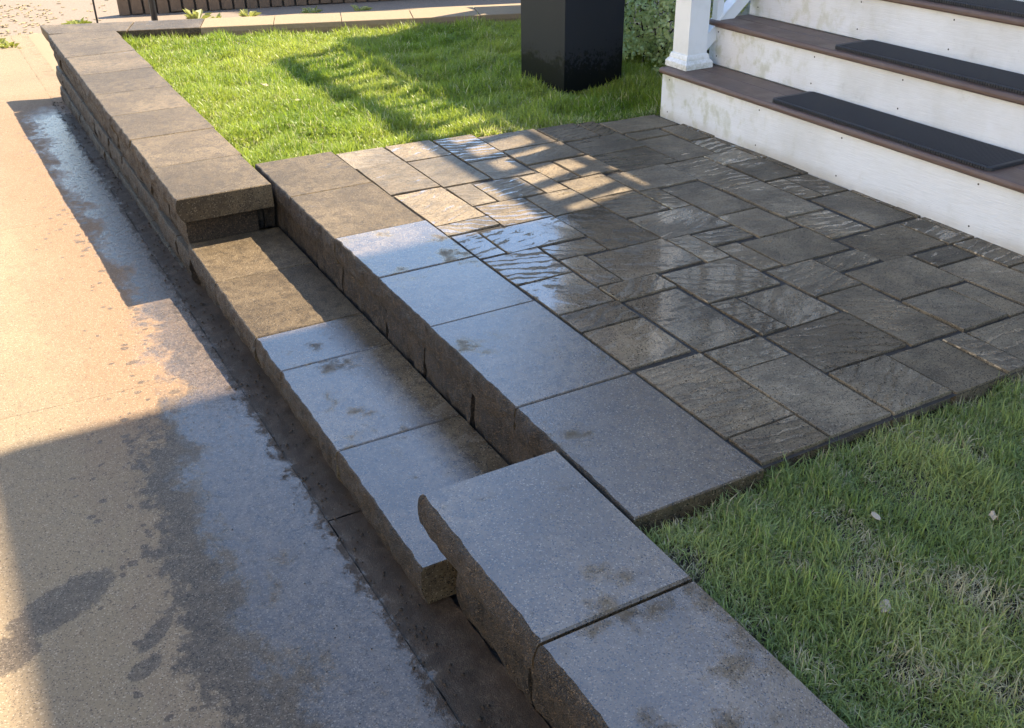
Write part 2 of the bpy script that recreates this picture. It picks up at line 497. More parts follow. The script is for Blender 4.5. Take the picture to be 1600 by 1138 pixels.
def lay(name, x, y0, y1, ztop, D, H, parent, seed, mat_top=None, mat_face=SPLIT, gap=0.0025, rz=0.0, dz=0.0, **kw):
    v, f = split_block(y1 - y0 - 2 * gap, D, H, seed, **kw)
    me = mesh(name, v, f)
    me.materials.append(mat_top or (CAST if 0.5 * (y0 + y1) < 2.85 else CASTD))
    me.materials.append(mat_face)
    nt_ = Vector((0, 0, 1))
    for p in me.polygons:
        p.material_index = 1 if (p.normal.x < -0.35) else 0
    return link(name, me, None, parent, (x, y0 + gap, ztop + dz), rz)

def paver_mesh(w_, h_, seed, th=0.035):
    """slightly wandering outline with softened arrises, centred on the stone"""
    pts = []
    nx = 4 if w_ > 0.12 else 3
    ny = 4 if h_ > 0.12 else 3
    for i in range(nx): pts.append((-w_ / 2 + w_ * i / nx, -h_ / 2))
    for i in range(ny): pts.append((w_ / 2, -h_ / 2 + h_ * i / ny))
    for i in range(nx): pts.append((w_ / 2 - w_ * i / nx, h_ / 2))
    for i in range(ny): pts.append((-w_ / 2, h_ / 2 - h_ * i / ny))
    amp = 0.0026
    out = []
    for (x, y) in pts:
        out.append((x + amp * n3(seed * 3.1 + x * 25, y * 25, 0.5), y + amp * n3(x * 25, seed * 2.7 + y * 25, 5.5)))
    # corners eased
    cs = 0.004
    ring1 = [(x * (1 - cs / max(w_, 0.03)), y * (1 - cs / max(h_, 0.03))) for x, y in out]
    sx = max(0.5, 1 - 0.006 / max(w_ / 2, 0.01) * 0.5)
    sy = max(0.5, 1 - 0.006 / max(h_ / 2, 0.01) * 0.5)
    top = [(x * sx, y * sy, 0.0012 * n3(seed + x * 14, y * 14, 2.2)) for x, y in out]
    mid = [(x, y, -0.0035) for x, y in ring1]
    low = [(x, y, -th) for x, y in out]
    return loft([top, mid, low])

# ------------------------------------------------------------------ driveway and ground
drive = tag(link('driveway', mesh('driveway', [(-6, -3, zd(-3) - .012), (0.70, -3, zd(-3) - .012), (0.70, 10.0, zd(10) - .012), (-6, 10.0, zd(10) - .012)], [(0, 1, 2, 3)]), BED), kind='structure')
def slab(name, x0, x1, y0, y1, mat, parent, drop=0.0, th=0.10, skew=0.0):
    g = 0.0003
    b = 0.0010
    def rg(d, dz):
        p = []
        for (x, y) in ((x0 + d, y0 + d), (x1 - d, y0 + d), (x1 - d, y1 - d), (x0 + d, y1 - d)):
            p.append((x, y - skew * x, zd(y) - drop + dz))
        return p
    v, f = loft([rg(g + b, 0), rg(g, -b), rg(g, -th)])
    return part(name, (v, f), mat, parent)
ys = [-3.0, 2.82, 4.56, 6.36, 8.1, 9.95]
for a, b in zip(ys[:-1], ys[1:]):
    slab('concrete_slab', -1.3, 0.525, a, b, DRIVE, drive, 0.0, skew=0.03)
    slab('concrete_slab', -3.6, -1.3, a, b, DRIVE, drive, 0.0, skew=0.03)
    slab('concrete_slab', -6.0, -3.6, a, b, DRIVE, drive, 0.0, skew=0.03)
for a, b in zip([-1.0, 1.9, 4.56, 6.36, 8.1], [1.9, 4.56, 6.36, 8.1, 9.95]):
    ny_, nx_ = int((b - a) / 0.016), 8
    vs, fs = [], []
    for iy in range(ny_ + 1):
        y = a + 0.002 + (b - a - 0.004) * iy / ny_
        xl = 0.526 + 0.004 * n3(y * 9, 0.3, 2.0) + 0.0025 * n3(y * 40, 1.3, 2.0)
        for ix in range(nx_ + 1):
            x = xl + (0.66 - xl) * ix / nx_
            e = 0.0015 if ix == 0 else 0.0
            vs.append((x, y - 0.03 * x, zd(y) - 0.0015 - e + 0.0035 * n3(x * 30, y * 30, 5.0) + 0.002 * n3(x * 90, y * 90, 1.0) + 0.010 * max(0, (ix - 4) / 4) * (0.5 + n3(y * 14, 3.3, x * 9))))
    for iy in range(ny_):
        for ix in range(nx_):
            q = iy * (nx_ + 1) + ix
            fs.append((q, q + 1, q + nx_ + 2, q + nx_ + 1))
    part('edge_strip', (vs, fs), DRIVE, drive, True)

ground = tag(link('ground', mesh('ground', [(-60, -60, -0.62), (60, -60, -0.62), (60, 90, -0.62), (-60, 90, -0.62)], [(0, 1, 2, 3)]), SOIL), kind='structure')
# street-side walk and neighbouring gravel beyond it
walk = tag(link('sidewalk', mesh('sidewalk', [(x_, y_, zd(y_) - 0.004) for x_, y_ in ((0.662, 7.0), (9, 4.6), (9, 7.3), (3.0, 9.55), (1.6, 9.9), (0.662, 9.93))], [(0, 1, 2, 3, 4, 5)]), WALKC), kind='structure')
def ground_sheet(name, outline, z, mat):
    return tag(link(name, mesh(name, [(x, y, z) for x, y in outline], [tuple(range(len(outline)))]), mat), kind='structure')
ground_sheet('gravel_bed', [(-8, 9.98), (0.67, 9.98), (1.6, 9.95), (3.0, 9.60), (9, 7.35), (16, 9), (16, 22), (-8, 22)], -0.56, GRAVEL)

# ------------------------------------------------------------------ patio: paving and coping
PATIO_TOP = 0.0
patio = tag(link('patio', mesh('patio', [(0.97, 1.235, -0.0075), (2.70, 1.235, -0.0075), (2.70, 3.52, -0.0075), (1.24, 3.72, -0.0075), (0.97, 3.74, -0.0075)], [(0, 1, 2, 3, 4)]), BED), kind='structure')
PAVERS=[(1.252,1.451,3.493,3.709),(1.456,1.653,3.477,3.699),(1.454,1.647,3.141,3.472),(1.254,1.448,3.155,3.488),(1.658,1.833,3.344,3.673),(1.839,2.103,3.418,3.619),(1.652,1.823,3.117,3.339),(1.838,2.101,3.204,3.402),(2.108,2.292,3.385,3.598),(2.297,2.379,3.375,3.577),(2.384,2.672,3.357,3.532),(2.111,2.370,3.167,3.370),(2.382,2.553,3.250,3.340),(2.564,2.669,3.135,3.334),(2.369,2.548,2.948,3.245),(2.554,2.658,2.946,3.125),(2.663,2.685,2.809,3.126),(2.478,2.652,2.812,2.940),(2.485,2.655,2.598,2.806),(2.661,2.689,2.588,2.800),(2.106,2.361,2.950,3.162),(2.293,2.472,2.608,2.940),(1.836,1.937,2.984,3.199),(1.942,2.101,2.975,3.186),(1.839,2.023,2.765,2.969),(1.839,2.018,2.551,2.758),(2.028,2.288,2.740,2.944),(2.023,2.102,2.541,2.735),(2.111,2.278,2.409,2.721),(2.293,2.468,2.284,2.603),(2.477,2.561,2.383,2.584),(2.567,2.679,2.383,2.584),(2.487,2.665,2.076,2.370),(2.671,2.697,2.174,2.370),(2.670,2.699,2.067,2.169),(2.295,2.467,2.074,2.274),(2.107,2.278,2.197,2.403),(2.025,2.288,1.991,2.191),(2.128,2.299,1.879,1.976),(2.304,2.567,1.866,2.059),(2.571,2.662,1.856,2.056),(2.667,2.695,1.858,2.055),(2.404,2.570,1.758,1.851),(2.579,2.687,1.652,1.850),(2.399,2.574,1.425,1.750),(2.133,2.393,1.654,1.861),(2.128,2.301,1.441,1.644),(2.306,2.384,1.437,1.639),(1.951,2.122,1.452,1.778),(1.947,2.123,1.783,1.986),(1.759,1.936,1.682,1.891),(1.666,1.752,1.686,1.895),(1.667,1.942,1.461,1.675),(1.663,1.852,1.245,1.450),(1.857,2.036,1.237,1.442),(2.041,2.118,1.236,1.435),(1.261,1.449,2.805,3.146),(1.261,1.451,2.711,2.800),(1.454,1.551,2.915,3.121),(1.457,1.644,2.692,2.901),(1.556,1.737,2.906,3.108),(1.742,1.830,2.893,3.096),(1.649,1.833,2.690,2.888),(1.646,1.834,2.353,2.683),(1.266,1.356,2.497,2.699),(1.360,1.640,2.488,2.682),(1.266,1.456,2.272,2.483),(1.465,1.641,2.367,2.473),(1.464,1.547,2.147,2.357),(1.553,1.835,2.141,2.344),(1.270,1.454,2.049,2.266),(1.460,1.657,2.035,2.136),(1.269,1.456,1.932,2.042),(1.268,1.457,1.711,1.924),(1.471,1.651,1.692,2.026),(1.665,1.925,1.903,2.117),(1.840,1.927,2.124,2.324),(1.932,2.102,2.217,2.317),(1.938,2.020,1.999,2.203),(1.840,2.102,2.331,2.536),(1.271,1.465,1.355,1.689),(1.472,1.655,1.570,1.682),(1.470,1.656,1.247,1.566),(1.274,1.463,1.243,1.350),(2.579,2.690,1.430,1.645),(2.392,2.690,1.220,1.420),(2.125,2.385,1.228,1.430),(2.674,2.690,3.130,3.340)]
for i, (x0, x1, y0, y1) in enumerate(PAVERS):
    w_, h_ = x1 - x0 + 0.0028, y1 - y0 + 0.0028
    v, f = paver_mesh(w_, h_, i * 1.37 + 2)
    o = part('paver', (v, f), SLATE, patio)
    o.location = ((x0 + x1) / 2, (y0 + y1) / 2, R_.uniform(-0.003, 0.0015))
    o.rotation_euler = (R_.gauss(0, 0.006), R_.gauss(0, 0.006), R_.gauss(0, 0.004) - 0.012 * (y0 > 2.9))
COPE = [1.222, 1.690, 2.157, 2.517, 2.872, 3.322, 3.758]
for i, (a, b) in enumerate(zip(COPE[:-1], COPE[1:])):
    lay('coping_stone', 0.941 + R_.uniform(-.003, .003), a, b, 0.0, 0.3095 + (3.7 - 0.5 * (a + b)) * 0.0068, 0.088, patio, 11 + i, taper=0.004, rough=0.007, gap=0.0018, dz=R_.uniform(-.0015, .001))
RB = [1.30, 1.62, 1.93, 2.22, 2.49, 2.85, 3.12, 3.46, 3.76]
for i, (a, b) in enumerate(zip(RB[:-1], RB[1:])):
    lay('riser_block', 0.952 + R_.uniform(-.004, .004), a, b, -0.0895, 0.27, 0.20, patio, 31 + i, mat_top=SPLIT, rough=0.010, gap=0.006, ends=0.012)

# ------------------------------------------------------------------ lower step
step = thing('stone_step', 'wet brown stone step below the patio coping, between the two low walls', 'step', (0.77, 2.5, -0.33))
def at(parent, o):
    o.location = Vector(o.location) - parent.location
    return o
ST = [1.485, 1.985, 2.44, 2.672, 3.13, 3.52]
for i, (a, b) in enumerate(zip(ST[:-1], ST[1:])):
    at(step, lay('tread_stone', 0.600 + R_.uniform(-.003, .003), a, b, -0.178, 0.338, 0.10, step, 51 + i, taper=0.006, rough=0.008, gap=0.0018))
SB = [1.492, 1.95, 2.30, 2.70, 3.05, 3.50]
for i, (a, b) in enumerate(zip(SB[:-1], SB[1:])):
    at(step, lay('base_block', 0.622, a, b, -0.2795, 0.29, 0.16, step, 71 + i, mat_top=SPLIT, rough=0.008, gap=0.004))

# ------------------------------------------------------------------ far wall with its return along the street
wall = thing('retaining_wall', 'long low split stone wall with flat caps along the sunny lawn', 'stone wall', (0.75, 5.2, -0.4))
CAPS = [3.492, 3.905, 4.335, 4.755, 5.19, 5.66, 6.15, 6.60, 6.90]
for i, (a, b) in enumerate(zip(CAPS[:-1], CAPS[1:])):
    xl = 0.583 - 0.003 * (a - 3.49)
    at(wall, lay('cap_stone', xl + R_.uniform(-.003, .003), a, b, 0.0, 0.927 - xl + 0.010 * (a - 3.5), 0.088, wall, 91 + i, taper=0.014, rough=0.008, gap=0.0012, dz=R_.uniform(-.001, .001)))
def course(parent, x, z, H, ys_, seed, amp=0.004, D=0.26, **kw):
    for i, (a, b) in enumerate(zip(ys_[:-1], ys_[1:])):
        at(parent, lay('wall_block', x + R_.uniform(-amp, amp), a, b, z, D, H, parent, seed + i, mat_top=SPLIT, rough=0.009, gap=0.003, ends=0.004, **kw))
course(wall, 0.602, -0.0895, 0.125, [3.52, 3.78, 4.12, 4.40, 4.83, 5.22, 5.55, 5.98, 6.35, 6.75, 7.02], 120)
course(wall, 0.597, -0.216, 0.125, [3.50, 3.72, 4.05, 4.50, 4.86, 5.20, 5.62, 6.02, 6.45, 6.80, 7.05], 140)
course(wall, 0.592, -0.3425, 0.125, [3.55, 3.95, 4.28, 4.62, 5.05, 5.42, 5.80, 6.25, 6.62, 7.05], 160)
# end wall under the cap beside the step
for i, (a, b, z) in enumerate([(0.665, 0.890, -0.0895), (0.895, 0.935, -0.0895)]):
    v, f = split_block(b - a, 0.2, 0.10, 200 + i, rough=0.010)
    o = part('wall_block', (v, f), SPLIT, wall)
    o.rotation_euler = (0, 0, math.pi / 2)
    o.location = Vector((b, 3.545, z)) - wall.location
# return: caps and inner blocks, turned along the street
RA = math.radians(-19.0)
ux, uy = math.cos(RA), math.sin(RA)
P0 = Vector((0.585, 6.925, 0))
lens_ = [0.46, 0.44, 0.45, 0.43, 0.46, 0.44, 0.45, 0.44]
t = 0.0
for i, l in enumerate(lens_):
    if i == 0:
        q = [(0.572, 7.258), (0.583, 6.925), (P0.x + (l - 0.003) * ux, P0.y + (l - 0.003) * uy), (P0.x + (l - 0.003) * ux - 0.31 * uy, P0.y + (l - 0.003) * uy + 0.31 * ux)]
        cx_, cy_ = sum(p[0] for p in q) / 4, sum(p[1] for p in q) / 4
        rg_ = lambda k, z: [(cx_ + (p[0] - cx_) * k, cy_ + (p[1] - cy_) * k, z) for p in q]
        o = part('cap_stone', loft([rg_(0.985, 0.0), rg_(1.0, -0.004), rg_(0.99, -0.05), rg_(0.93, -0.088)]), CASTD, wall)
        o.location = -wall.location
        t += l
        continue
    v, f = split_block(l - 0.004, 0.31, 0.088, 220 + i, taper=0.005, rough=0.003, rows=3, nf=6)
    o = part('cap_stone', (v, f), CASTD if i < 2 else WALKC, wall)
    # local -x (front) turned to face the lawn: rotate so +x points away over the walk
    o.rotation_euler = (0, 0, RA + math.pi / 2)
    p = P0 + Vector((ux, uy, 0)) * (t + l)
    o.location = p - wall.location
    t += l
t = 0.03
for i in range(9):
    l = 0.36
    for k, z in enumerate((-0.0895, -0.216, -0.3425)):
        v, f = split_block(l - 0.008, 0.25, 0.125, 240 + i + 20 * k, rough=0.006, rows=3, nf=6)
        o = part('wall_block', (v, f), SPLIT, wall)
        o.rotation_euler = (0, 0, RA + math.pi / 2)
        o.location = P0 + Vector((ux, uy, 0)) * (t + l) + Vector((-uy, ux, 0)) * 0.025 + Vector((0, 0, z)) - wall.location
    t += l

# ------------------------------------------------------------------ near wall
wall2 = thing('retaining_wall', 'wet low stone wall with large flat caps beside the dry patchy grass', 'stone wall', (0.78, 0.6, -0.3))
CN = [-0.85, -0.39, 0.085, 0.56, 1.035, 1.507]
for i, (a, b) in enumerate(zip(CN[:-1], CN[1:])):
    at(wall2, lay('cap_stone', 0.616 + R_.uniform(-.003, .003), a, b, 0.0, 0.318, 0.094, wall2, 301 + i, taper=0.006, rough=0.0045, chip=0.003, gap=0.0030, rows=10, bulge=0.011, cham=0.0045, dz=R_.uniform(-.002, .001)))
course(wall2, 0.664, -0.0975, 0.215, [-0.9, -0.5, -0.1, 0.30, 0.74, 1.13, 1.44], 320, 0.007, 0.27, bulge=0.016)

# ------------------------------------------------------------------ stairs
stairs = thing('porch_stairs', 'white porch stairs with brown composite treads rising from the patio', 'stairs', (3.0, 2.4, 0.0))
def sp(name, vf, mat, parent=None, smooth=False):
    o = part(name, vf, mat, parent or stairs, smooth)
    if parent is None or parent is stairs:
        o.location = -stairs.location
    return o
YL, YR = 3.505, 0.75
TZ = [0.208, 0.390, 0.572, 0.754, 0.936]
RX = [2.687, 2.905, 3.112, 3.322, 3.532]
def nose_board(x0, x1, y0, y1, z, th=0.023, rr=0.010):
    prof = [(x1, z), (x0 + rr, z), (x0 + rr * 0.35, z - rr * 0.25), (x0, z - rr), (x0, z - th + rr * 0.6), (x0 + rr * 0.5, z - th), (x1, z - th)]
    n = len(prof)
    v = [(x, y0, zz) for x, zz in prof] + [(x, y1, zz) for x, zz in prof]
    f = [tuple(range(n)), tuple(reversed(range(n, 2 * n)))]
    for i in range(n):
        j = (i + 1) % n
        f.append((i, n + i, n + j, j))
    return v, f
for k in range(5):
    yl = YL - 0.0 if k == 0 else YL - 0.035
    zb = -0.01 if k == 0 else TZ[k - 1] + 0.0015
    r = sp('riser', box(RX[k], RX[k] + 0.018, YR, yl, zb, TZ[k] - 0.0235, 0.001), BOARD)
    # screw heads
    for yy in (yl - 0.05, yl - 0.62, yl - 1.05, yl - 1.62, yl - 2.2):
        for zz in (TZ[k] - 0.045, zb + 0.035):
            pts = [(RX[k] - 0.0006, yy + 0.0035 * math.cos(a), zz + 0.0035 * math.sin(a)) for a in [i * math.pi / 4 for i in range(8)]]
            s_ = link('screw', mesh('screw', pts, [tuple(range(8))]), STEEL, r)
    x0 = RX[k] - 0.020
    x1 = (RX[k + 1] if k < 4 else RX[k] + 0.30) - 0.001
    xm = x0 + (x1 - x0) * 0.56
    sp('tread_board', nose_board(x0, xm - 0.003, YR, yl + 0.001, TZ[k]), DECK)
    sp('tread_board', box(xm + 0.002, x1, YR, yl + 0.004, TZ[k] - 0.023, TZ[k] - 0.0005, 0.002), DECK)
# closed white side under the flight
sv, sf = [], []
side = [(2.705, -0.01)]
for k in range(5):
    side += [(RX[k] + 0.02, TZ[k] - 0.026), ((RX[k + 1] if k < 4 else 3.85) + 0.019, TZ[k] - 0.026)]
side += [(3.87, -0.3)]
n = len(side)
sv = [(x, YL - 0.055, z) for x, z in side] + [(x, YL - 0.085, z) for x, z in side]
sf = [tuple(range(n)), tuple(reversed(range(n, 2 * n)))] + [(i, n + i, n + (i + 1) % n, (i + 1) % n) for i in range(n)]
sp('stringer', (sv, sf), BOARD)

# railing
rail = thing('stair_railing', 'white square newel post and sloping balustrade on the stair edge', 'railing', (2.785, 3.455, 0.209))
def rp(name, vf, mat=VINYL, parent=None):
    o = part(name, vf, mat, parent or rail)
    if parent is None:
        o.location = -rail.location
    return o
PX, PY = 2.785, 3.455
post = rp('newel_post', box(PX - 0.051, PX + 0.051, PY - 0.051, PY + 0.051, 0.2095, 1.25, 0.006))
def sq(h, z): return [(PX - h, PY - h, z), (PX + h, PY - h, z), (PX + h, PY + h, z), (PX - h, PY + h, z)]
rp('base_trim', loft([sq(0.052, 0.268), sq(0.056, 0.266), sq(0.060, 0.252), sq(0.060, 0.246), sq(0.066, 0.240), sq(0.072, 0.232), sq(0.072, 0.2095)]), VINYL, post)
rp('post_cap', loft([sq(0.012, 1.315), sq(0.066, 1.283), sq(0.066, 1.251)]), VINYL, post)
def slope_bar(x0, z0, x1, z1, hw, th, y=PY):
    v = []
    for (x, z) in ((x0, z0), (x1, z1)):
        v += [(x, y - hw, z - th), (x, y + hw, z - th), (x, y + hw, z), (x, y - hw, z)]
    return v, [(0, 1, 2, 3), (7, 6, 5, 4), (0, 4, 5, 1), (1, 5, 6, 2), (2, 6, 7, 3), (3, 7, 4, 0)]
sl_ = 0.182 / 0.2095
def zr(x): return 0.300 + sl_ * (x - 2.836)
rp('bottom_rail', slope_bar(2.836, zr(2.836) + 0.018, 3.72, zr(3.72) + 0.018, 0.022, 0.068))
rp('bottom_rail', slope_bar(2.836, zr(2.836) + 0.026, 3.72, zr(3.72) + 0.026, 0.028, 0.007))
rp('top_rail', slope_bar(2.836, zr(2.836) + 0.80, 3.72, zr(3.72) + 0.80, 0.036, 0.05))
for i in range(7):
    xb = 2.905 + i * 0.115
    rp('baluster', box(xb, xb + 0.032, PY - 0.016, PY + 0.016, zr(xb) + 0.03, zr(xb) + 0.76))
px2 = 3.77
rp('newel_post', box(px2 - 0.051, px2 + 0.051, PY - 0.051, PY + 0.051, 0.937, 2.28, 0.006))

# rubber mats
def mat_strip(x0, x1, y0, y1, z, label):
    o = thing('stair_mat', label, 'rubber mat', ((x0 + x1) / 2, (y0 + y1) / 2, z), 'rubber mats on the stair treads')
    w2, h2 = (x1 - x0) / 2, (y1 - y0) / 2
    c = 0.012
    def rg(d, zz):
        a, b = w2 - d, h2 - d
        return [(-a + c, -b, zz), (a - c, -b, zz), (a, -b + c, zz), (a, b - c, zz), (a - c, b, zz), (-a + c, b, zz), (-a, b - c, zz), (-a, -b + c, zz)]
    base = part('mat_base', loft([rg(0.002, 0.0125), rg(0, 0.010), rg(0, 0.0005)]), RUBBER, o)
    ribs = []
    k = int((y1 - y0 - 0.03) / 0.0085)
    for i in range(k):
        y = -h2 + 0.015 + i * 0.0085
        a = w2 - 0.010
        ribs.append(([(-a, y, 0.0126), (a, y, 0.0126), (a, y + 0.0048, 0.0126), (-a, y + 0.0048, 0.0126), (-a, y + 0.001, 0.0146), (a, y + 0.001, 0.0146), (a, y + 0.0038, 0.0146), (-a, y + 0.0038, 0.0146)],
                     [(0, 1, 5, 4), (4, 5, 6, 7), (7, 6, 2, 3), (0, 4, 7, 3), (1, 2, 6, 5)]))
    v, f = join(ribs)
    tag(part('ribs', (v, f), RUBBER, o), kind='stuff')
    knobs = []
    for i in range(int((y1 - y0 - 0.02) / 0.010)):
        y = -h2 + 0.012 + i * 0.010
        knobs.append(box(-w2 - 0.0035, -w2 - 0.0003, y, y + 0.006, 0.0015, 0.0115))
    v, f = join(knobs)
    tag(part('edge_teeth', (v, f), RUBBER, o), kind='stuff')
    return o
mat_strip(2.690, 2.898, 1.86, 2.835, TZ[0], 'black ribbed rubber mat on the lowest stair tread')
mat_strip(2.915, 3.106, 1.55, 2.775, TZ[1], 'black ribbed rubber mat on the second stair tread')
mat_strip(3.120, 3.316, 1.50, 2.64, TZ[2], 'black ribbed rubber mat on the third stair tread')

# ------------------------------------------------------------------ planter
pl = thing('planter', 'tall square matte black planter standing on the lawn by the stairs', 'planter', (2.733, 4.318, -0.075), rz=math.radians(5.3))
hb, ht, HP = 0.180, 0.182, 0.80
def psq(h, z): return [(-h, -h, z), (h, -h, z), (h, h, z), (-h, h, z)]
body_v, body_f = loft([psq(ht - 0.02, HP - 0.06), psq(ht - 0.02, HP), psq(ht - 0.002, HP), psq(ht, HP - 0.002), psq(hb, 0.0)], cap_top=True)
pb = part('planter_body', (body_v, body_f), PLANTER, pl)
bv = pb.modifiers.new('edge', 'BEVEL'); bv.width = 0.004; bv.segments = 2; bv.limit_method = 'ANGLE'
part('potting_soil', loft([psq(ht - 0.021, HP - 0.045), psq(ht - 0.021, HP - 0.058)]), SOIL, pl)

# ------------------------------------------------------------------ grass
def lawn_z(x, y):
    return -0.035 - 0.028 * np.clip((y - 4.0) / 2.6, 0, 1.6) * 1.0 + 0.008 * np.sin(x * 5 + y * 3)

def blades(name, pos, length_, width, lean, cols, seed, label, cat):
    rng = np.random.default_rng(seed)
    n = len(pos)
    az = rng.uniform(0, 2 * np.pi, n)
    ln = lean * np.abs(rng.normal(1, 0.5, n))
    length = length_ * np.clip(1 + 0.38 * np_noise(pos[:, 0], pos[:, 1], 14.0, seed) + 0.25 * np_noise(pos[:, 0], pos[:, 1], 40.0, seed + 1), 0.45, 1.7)
    le = length * np.clip(rng.normal(1, 0.3, n), 0.35, 1.9)
    wd = width * rng.uniform(0.7, 1.25, n)
    d = np.stack([np.cos(az), np.sin(az), np.zeros(n)], 1)
    fz = az + rng.normal(0, 0.5, n) + np.pi / 2
    s = np.stack([np.cos(fz), np.sin(fz), np.zeros(n)], 1) * wd[:, None] * 0.5
    up = np.array([0, 0, 1.0])
    c1 = np.minimum(ln, 1.45)
    m = pos + (d * np.sin(c1 * 0.45)[:, None] + up * np.cos(c1 * 0.45)[:, None]) * (le * 0.5)[:, None]
    t = m + (d * np.sin(c1)[:, None] + up * np.cos(c1)[:, None]) * (le * 0.5)[:, None]
    V = np.empty((n, 5, 3), np.float32)
    V[:, 0] = pos - s
    V[:, 1] = pos + s
    V[:, 2] = m + s * 0.85
    V[:, 3] = m - s * 0.85
    V[:, 4] = t
    me = bpy.data.meshes.new(name)
    me.vertices.add(n * 5)
    me.vertices.foreach_set('co', V.reshape(-1))
    idx = np.arange(n)[:, None] * 5
    loops = np.concatenate([idx + np.array([[0, 1, 2, 3]]), idx + np.array([[3, 2, 4]])], 1).astype(np.int32)
    me.loops.add(n * 7)
    me.loops.foreach_set('vertex_index', loops.reshape(-1))
    me.polygons.add(n * 2)
    st = (np.arange(n)[:, None] * 7 + np.array([[0, 4]])).astype(np.int32)
    me.polygons.foreach_set('loop_start', st.reshape(-1))
    me.update(calc_edges=True)
    ca = me.color_attributes.new('Col', 'FLOAT_COLOR', 'POINT')
    base = cols * rng.uniform(0.72, 1.25, (n, 1))
    C5 = np.ones((n, 5, 4), np.float32)
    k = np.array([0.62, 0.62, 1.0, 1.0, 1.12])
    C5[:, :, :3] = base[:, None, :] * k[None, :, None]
    ca.data.foreach_set('color', C5.reshape(-1))
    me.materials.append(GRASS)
    o = bpy.data.objects.new(name, me)
    COL.objects.link(o)
    return tag(o, label, cat, kind='stuff')

def np_noise(x, y, s, seed):
    out = np.zeros(len(x))
    r = np.random.default_rng(seed)
    for k in range(7):
        a, ph = r.uniform(0, 6.28), r.uniform(0, 6.28)
        fr = s * r.uniform(0.6, 1.7)
        out += np.sin((x * np.cos(a) + y * np.sin(a)) * fr + ph)
    return out / 7 ** 0.5 / 1.2

rng = np.random.default_rng(3)
def far_ok(x, y):
    a = y > 3.785 - 0.128 * np.clip(x - 1.25, 0, 9) - 0.010 + 0.012 * np.sin(x * 23) * (x > 2.0)
    b = (x > 0.935 + 0.010 * (y - 3.5) + 0.006 * np.sin(y * 17))
    c = (y - 6.90) < (x - 0.60) * math.tan(RA) - 0.02
    dx, dy = x - 2.733, y - 4.318
    cc, ss = math.cos(math.radians(-5.3)), math.sin(math.radians(-5.3))
    lx, ly = dx * cc - dy * ss, dx * ss + dy * cc
    e = ~((np.abs(lx) < 0.182) & (np.abs(ly) < 0.182))
    g = (x < 3.55)
    h = ~((x > 2.68) & (y < 3.52))
    return a & b & c & e & g & h
N = 330000
x = rng.uniform(0.93, 3.55, N); y = rng.uniform(3.40, 6.95, N)
dens = 0.50 + 0.5 * np.clip((6.2 - y) / 2.2, 0, 1)
ok = far_ok(x, y) & (rng.uniform(0, 1, N) < dens)
x, y = x[ok], y[ok]
pos = np.stack([x, y, lawn_z(x, y) - 0.004], 1)
pn = np_noise(x, y, 6.0, 5)
pn2 = np_noise(x, y, 19.0, 8)
g0, g1, st_ = np.array([0.145, 0.235, 0.022]), np.array([0.310, 0.365, 0.060]), np.array([0.58, 0.52, 0.30])
f = np.clip(0.5 + 0.45 * pn, 0, 1)[:, None]
col = g0 * (1 - f) + g1 * f
edge = np.clip((0.16 - (y - (3.77 - 0.128 * np.clip(x - 1.25, 0, 9)))) / 0.16, 0, 1) * (x > 1.9)
dead = rng.uniform(0, 1, len(x)) < (0.04 + 0.10 * np.clip(pn2, 0, 1) + 0.30 * edge)
col[dead] = st_
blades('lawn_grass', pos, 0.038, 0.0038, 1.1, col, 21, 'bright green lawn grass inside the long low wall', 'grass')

def near_ok(x, y):
    top = 1.228 + 0.012 * np_noise(x, y * 0, 30, 4)
    return (y < np.where(x < 1.27, 1.205 + 0.02 * (x - 0.94), top)) & (x > 0.944 + 0.006 * np.sin(y * 31)) & (x < 2.75)
N = 190000
x = rng.uniform(0.94, 2.75, N); y = rng.uniform(0.05, 1.26, N)
ok = near_ok(x, y)
x, y = x[ok], y[ok]
pn = np_noise(x, y, 13.0, 15)
pn2 = np_noise(x, y, 24.0, 18)
bare = np.clip(1.1 * pn2 + 0.35 * np_noise(x, y, 7.0, 44) - 0.28, 0, 1)
keep = rng.uniform(0, 1, len(x)) > 0.55 * bare
x, y, pn, pn2, bare = x[keep], y[keep], pn[keep], pn2[keep], bare[keep]
def near_z(x, y): return -0.040 + 0.006 * np.sin(x * 9 + 1) * np.sin(y * 11)
f = np.clip(0.5 + 0.5 * pn, 0, 1)[:, None]
g0, g1 = np.array([0.150, 0.220, 0.068]), np.array([0.360, 0.395, 0.145])
col = g0 * (1 - f) + g1 * f
dead = rng.uniform(0, 1, len(x)) < (0.07 + 0.62 * bare)
col[dead] = np.array([0.50, 0.43, 0.28])
h = dead | (rng.uniform(0, 1, len(x)) < 0.35)
pos = np.stack([x, y, near_z(x, y) - 0.003], 1)
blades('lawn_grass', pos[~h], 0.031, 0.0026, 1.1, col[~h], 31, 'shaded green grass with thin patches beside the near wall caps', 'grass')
p2 = pos[h].copy(); p2[:, 2] += 0.006
blades('grass_thatch', p2, 0.024, 0.0022, 1.5, col[h], 33, 'flattened dry straw coloured thatch among the near shaded grass', 'dry grass')

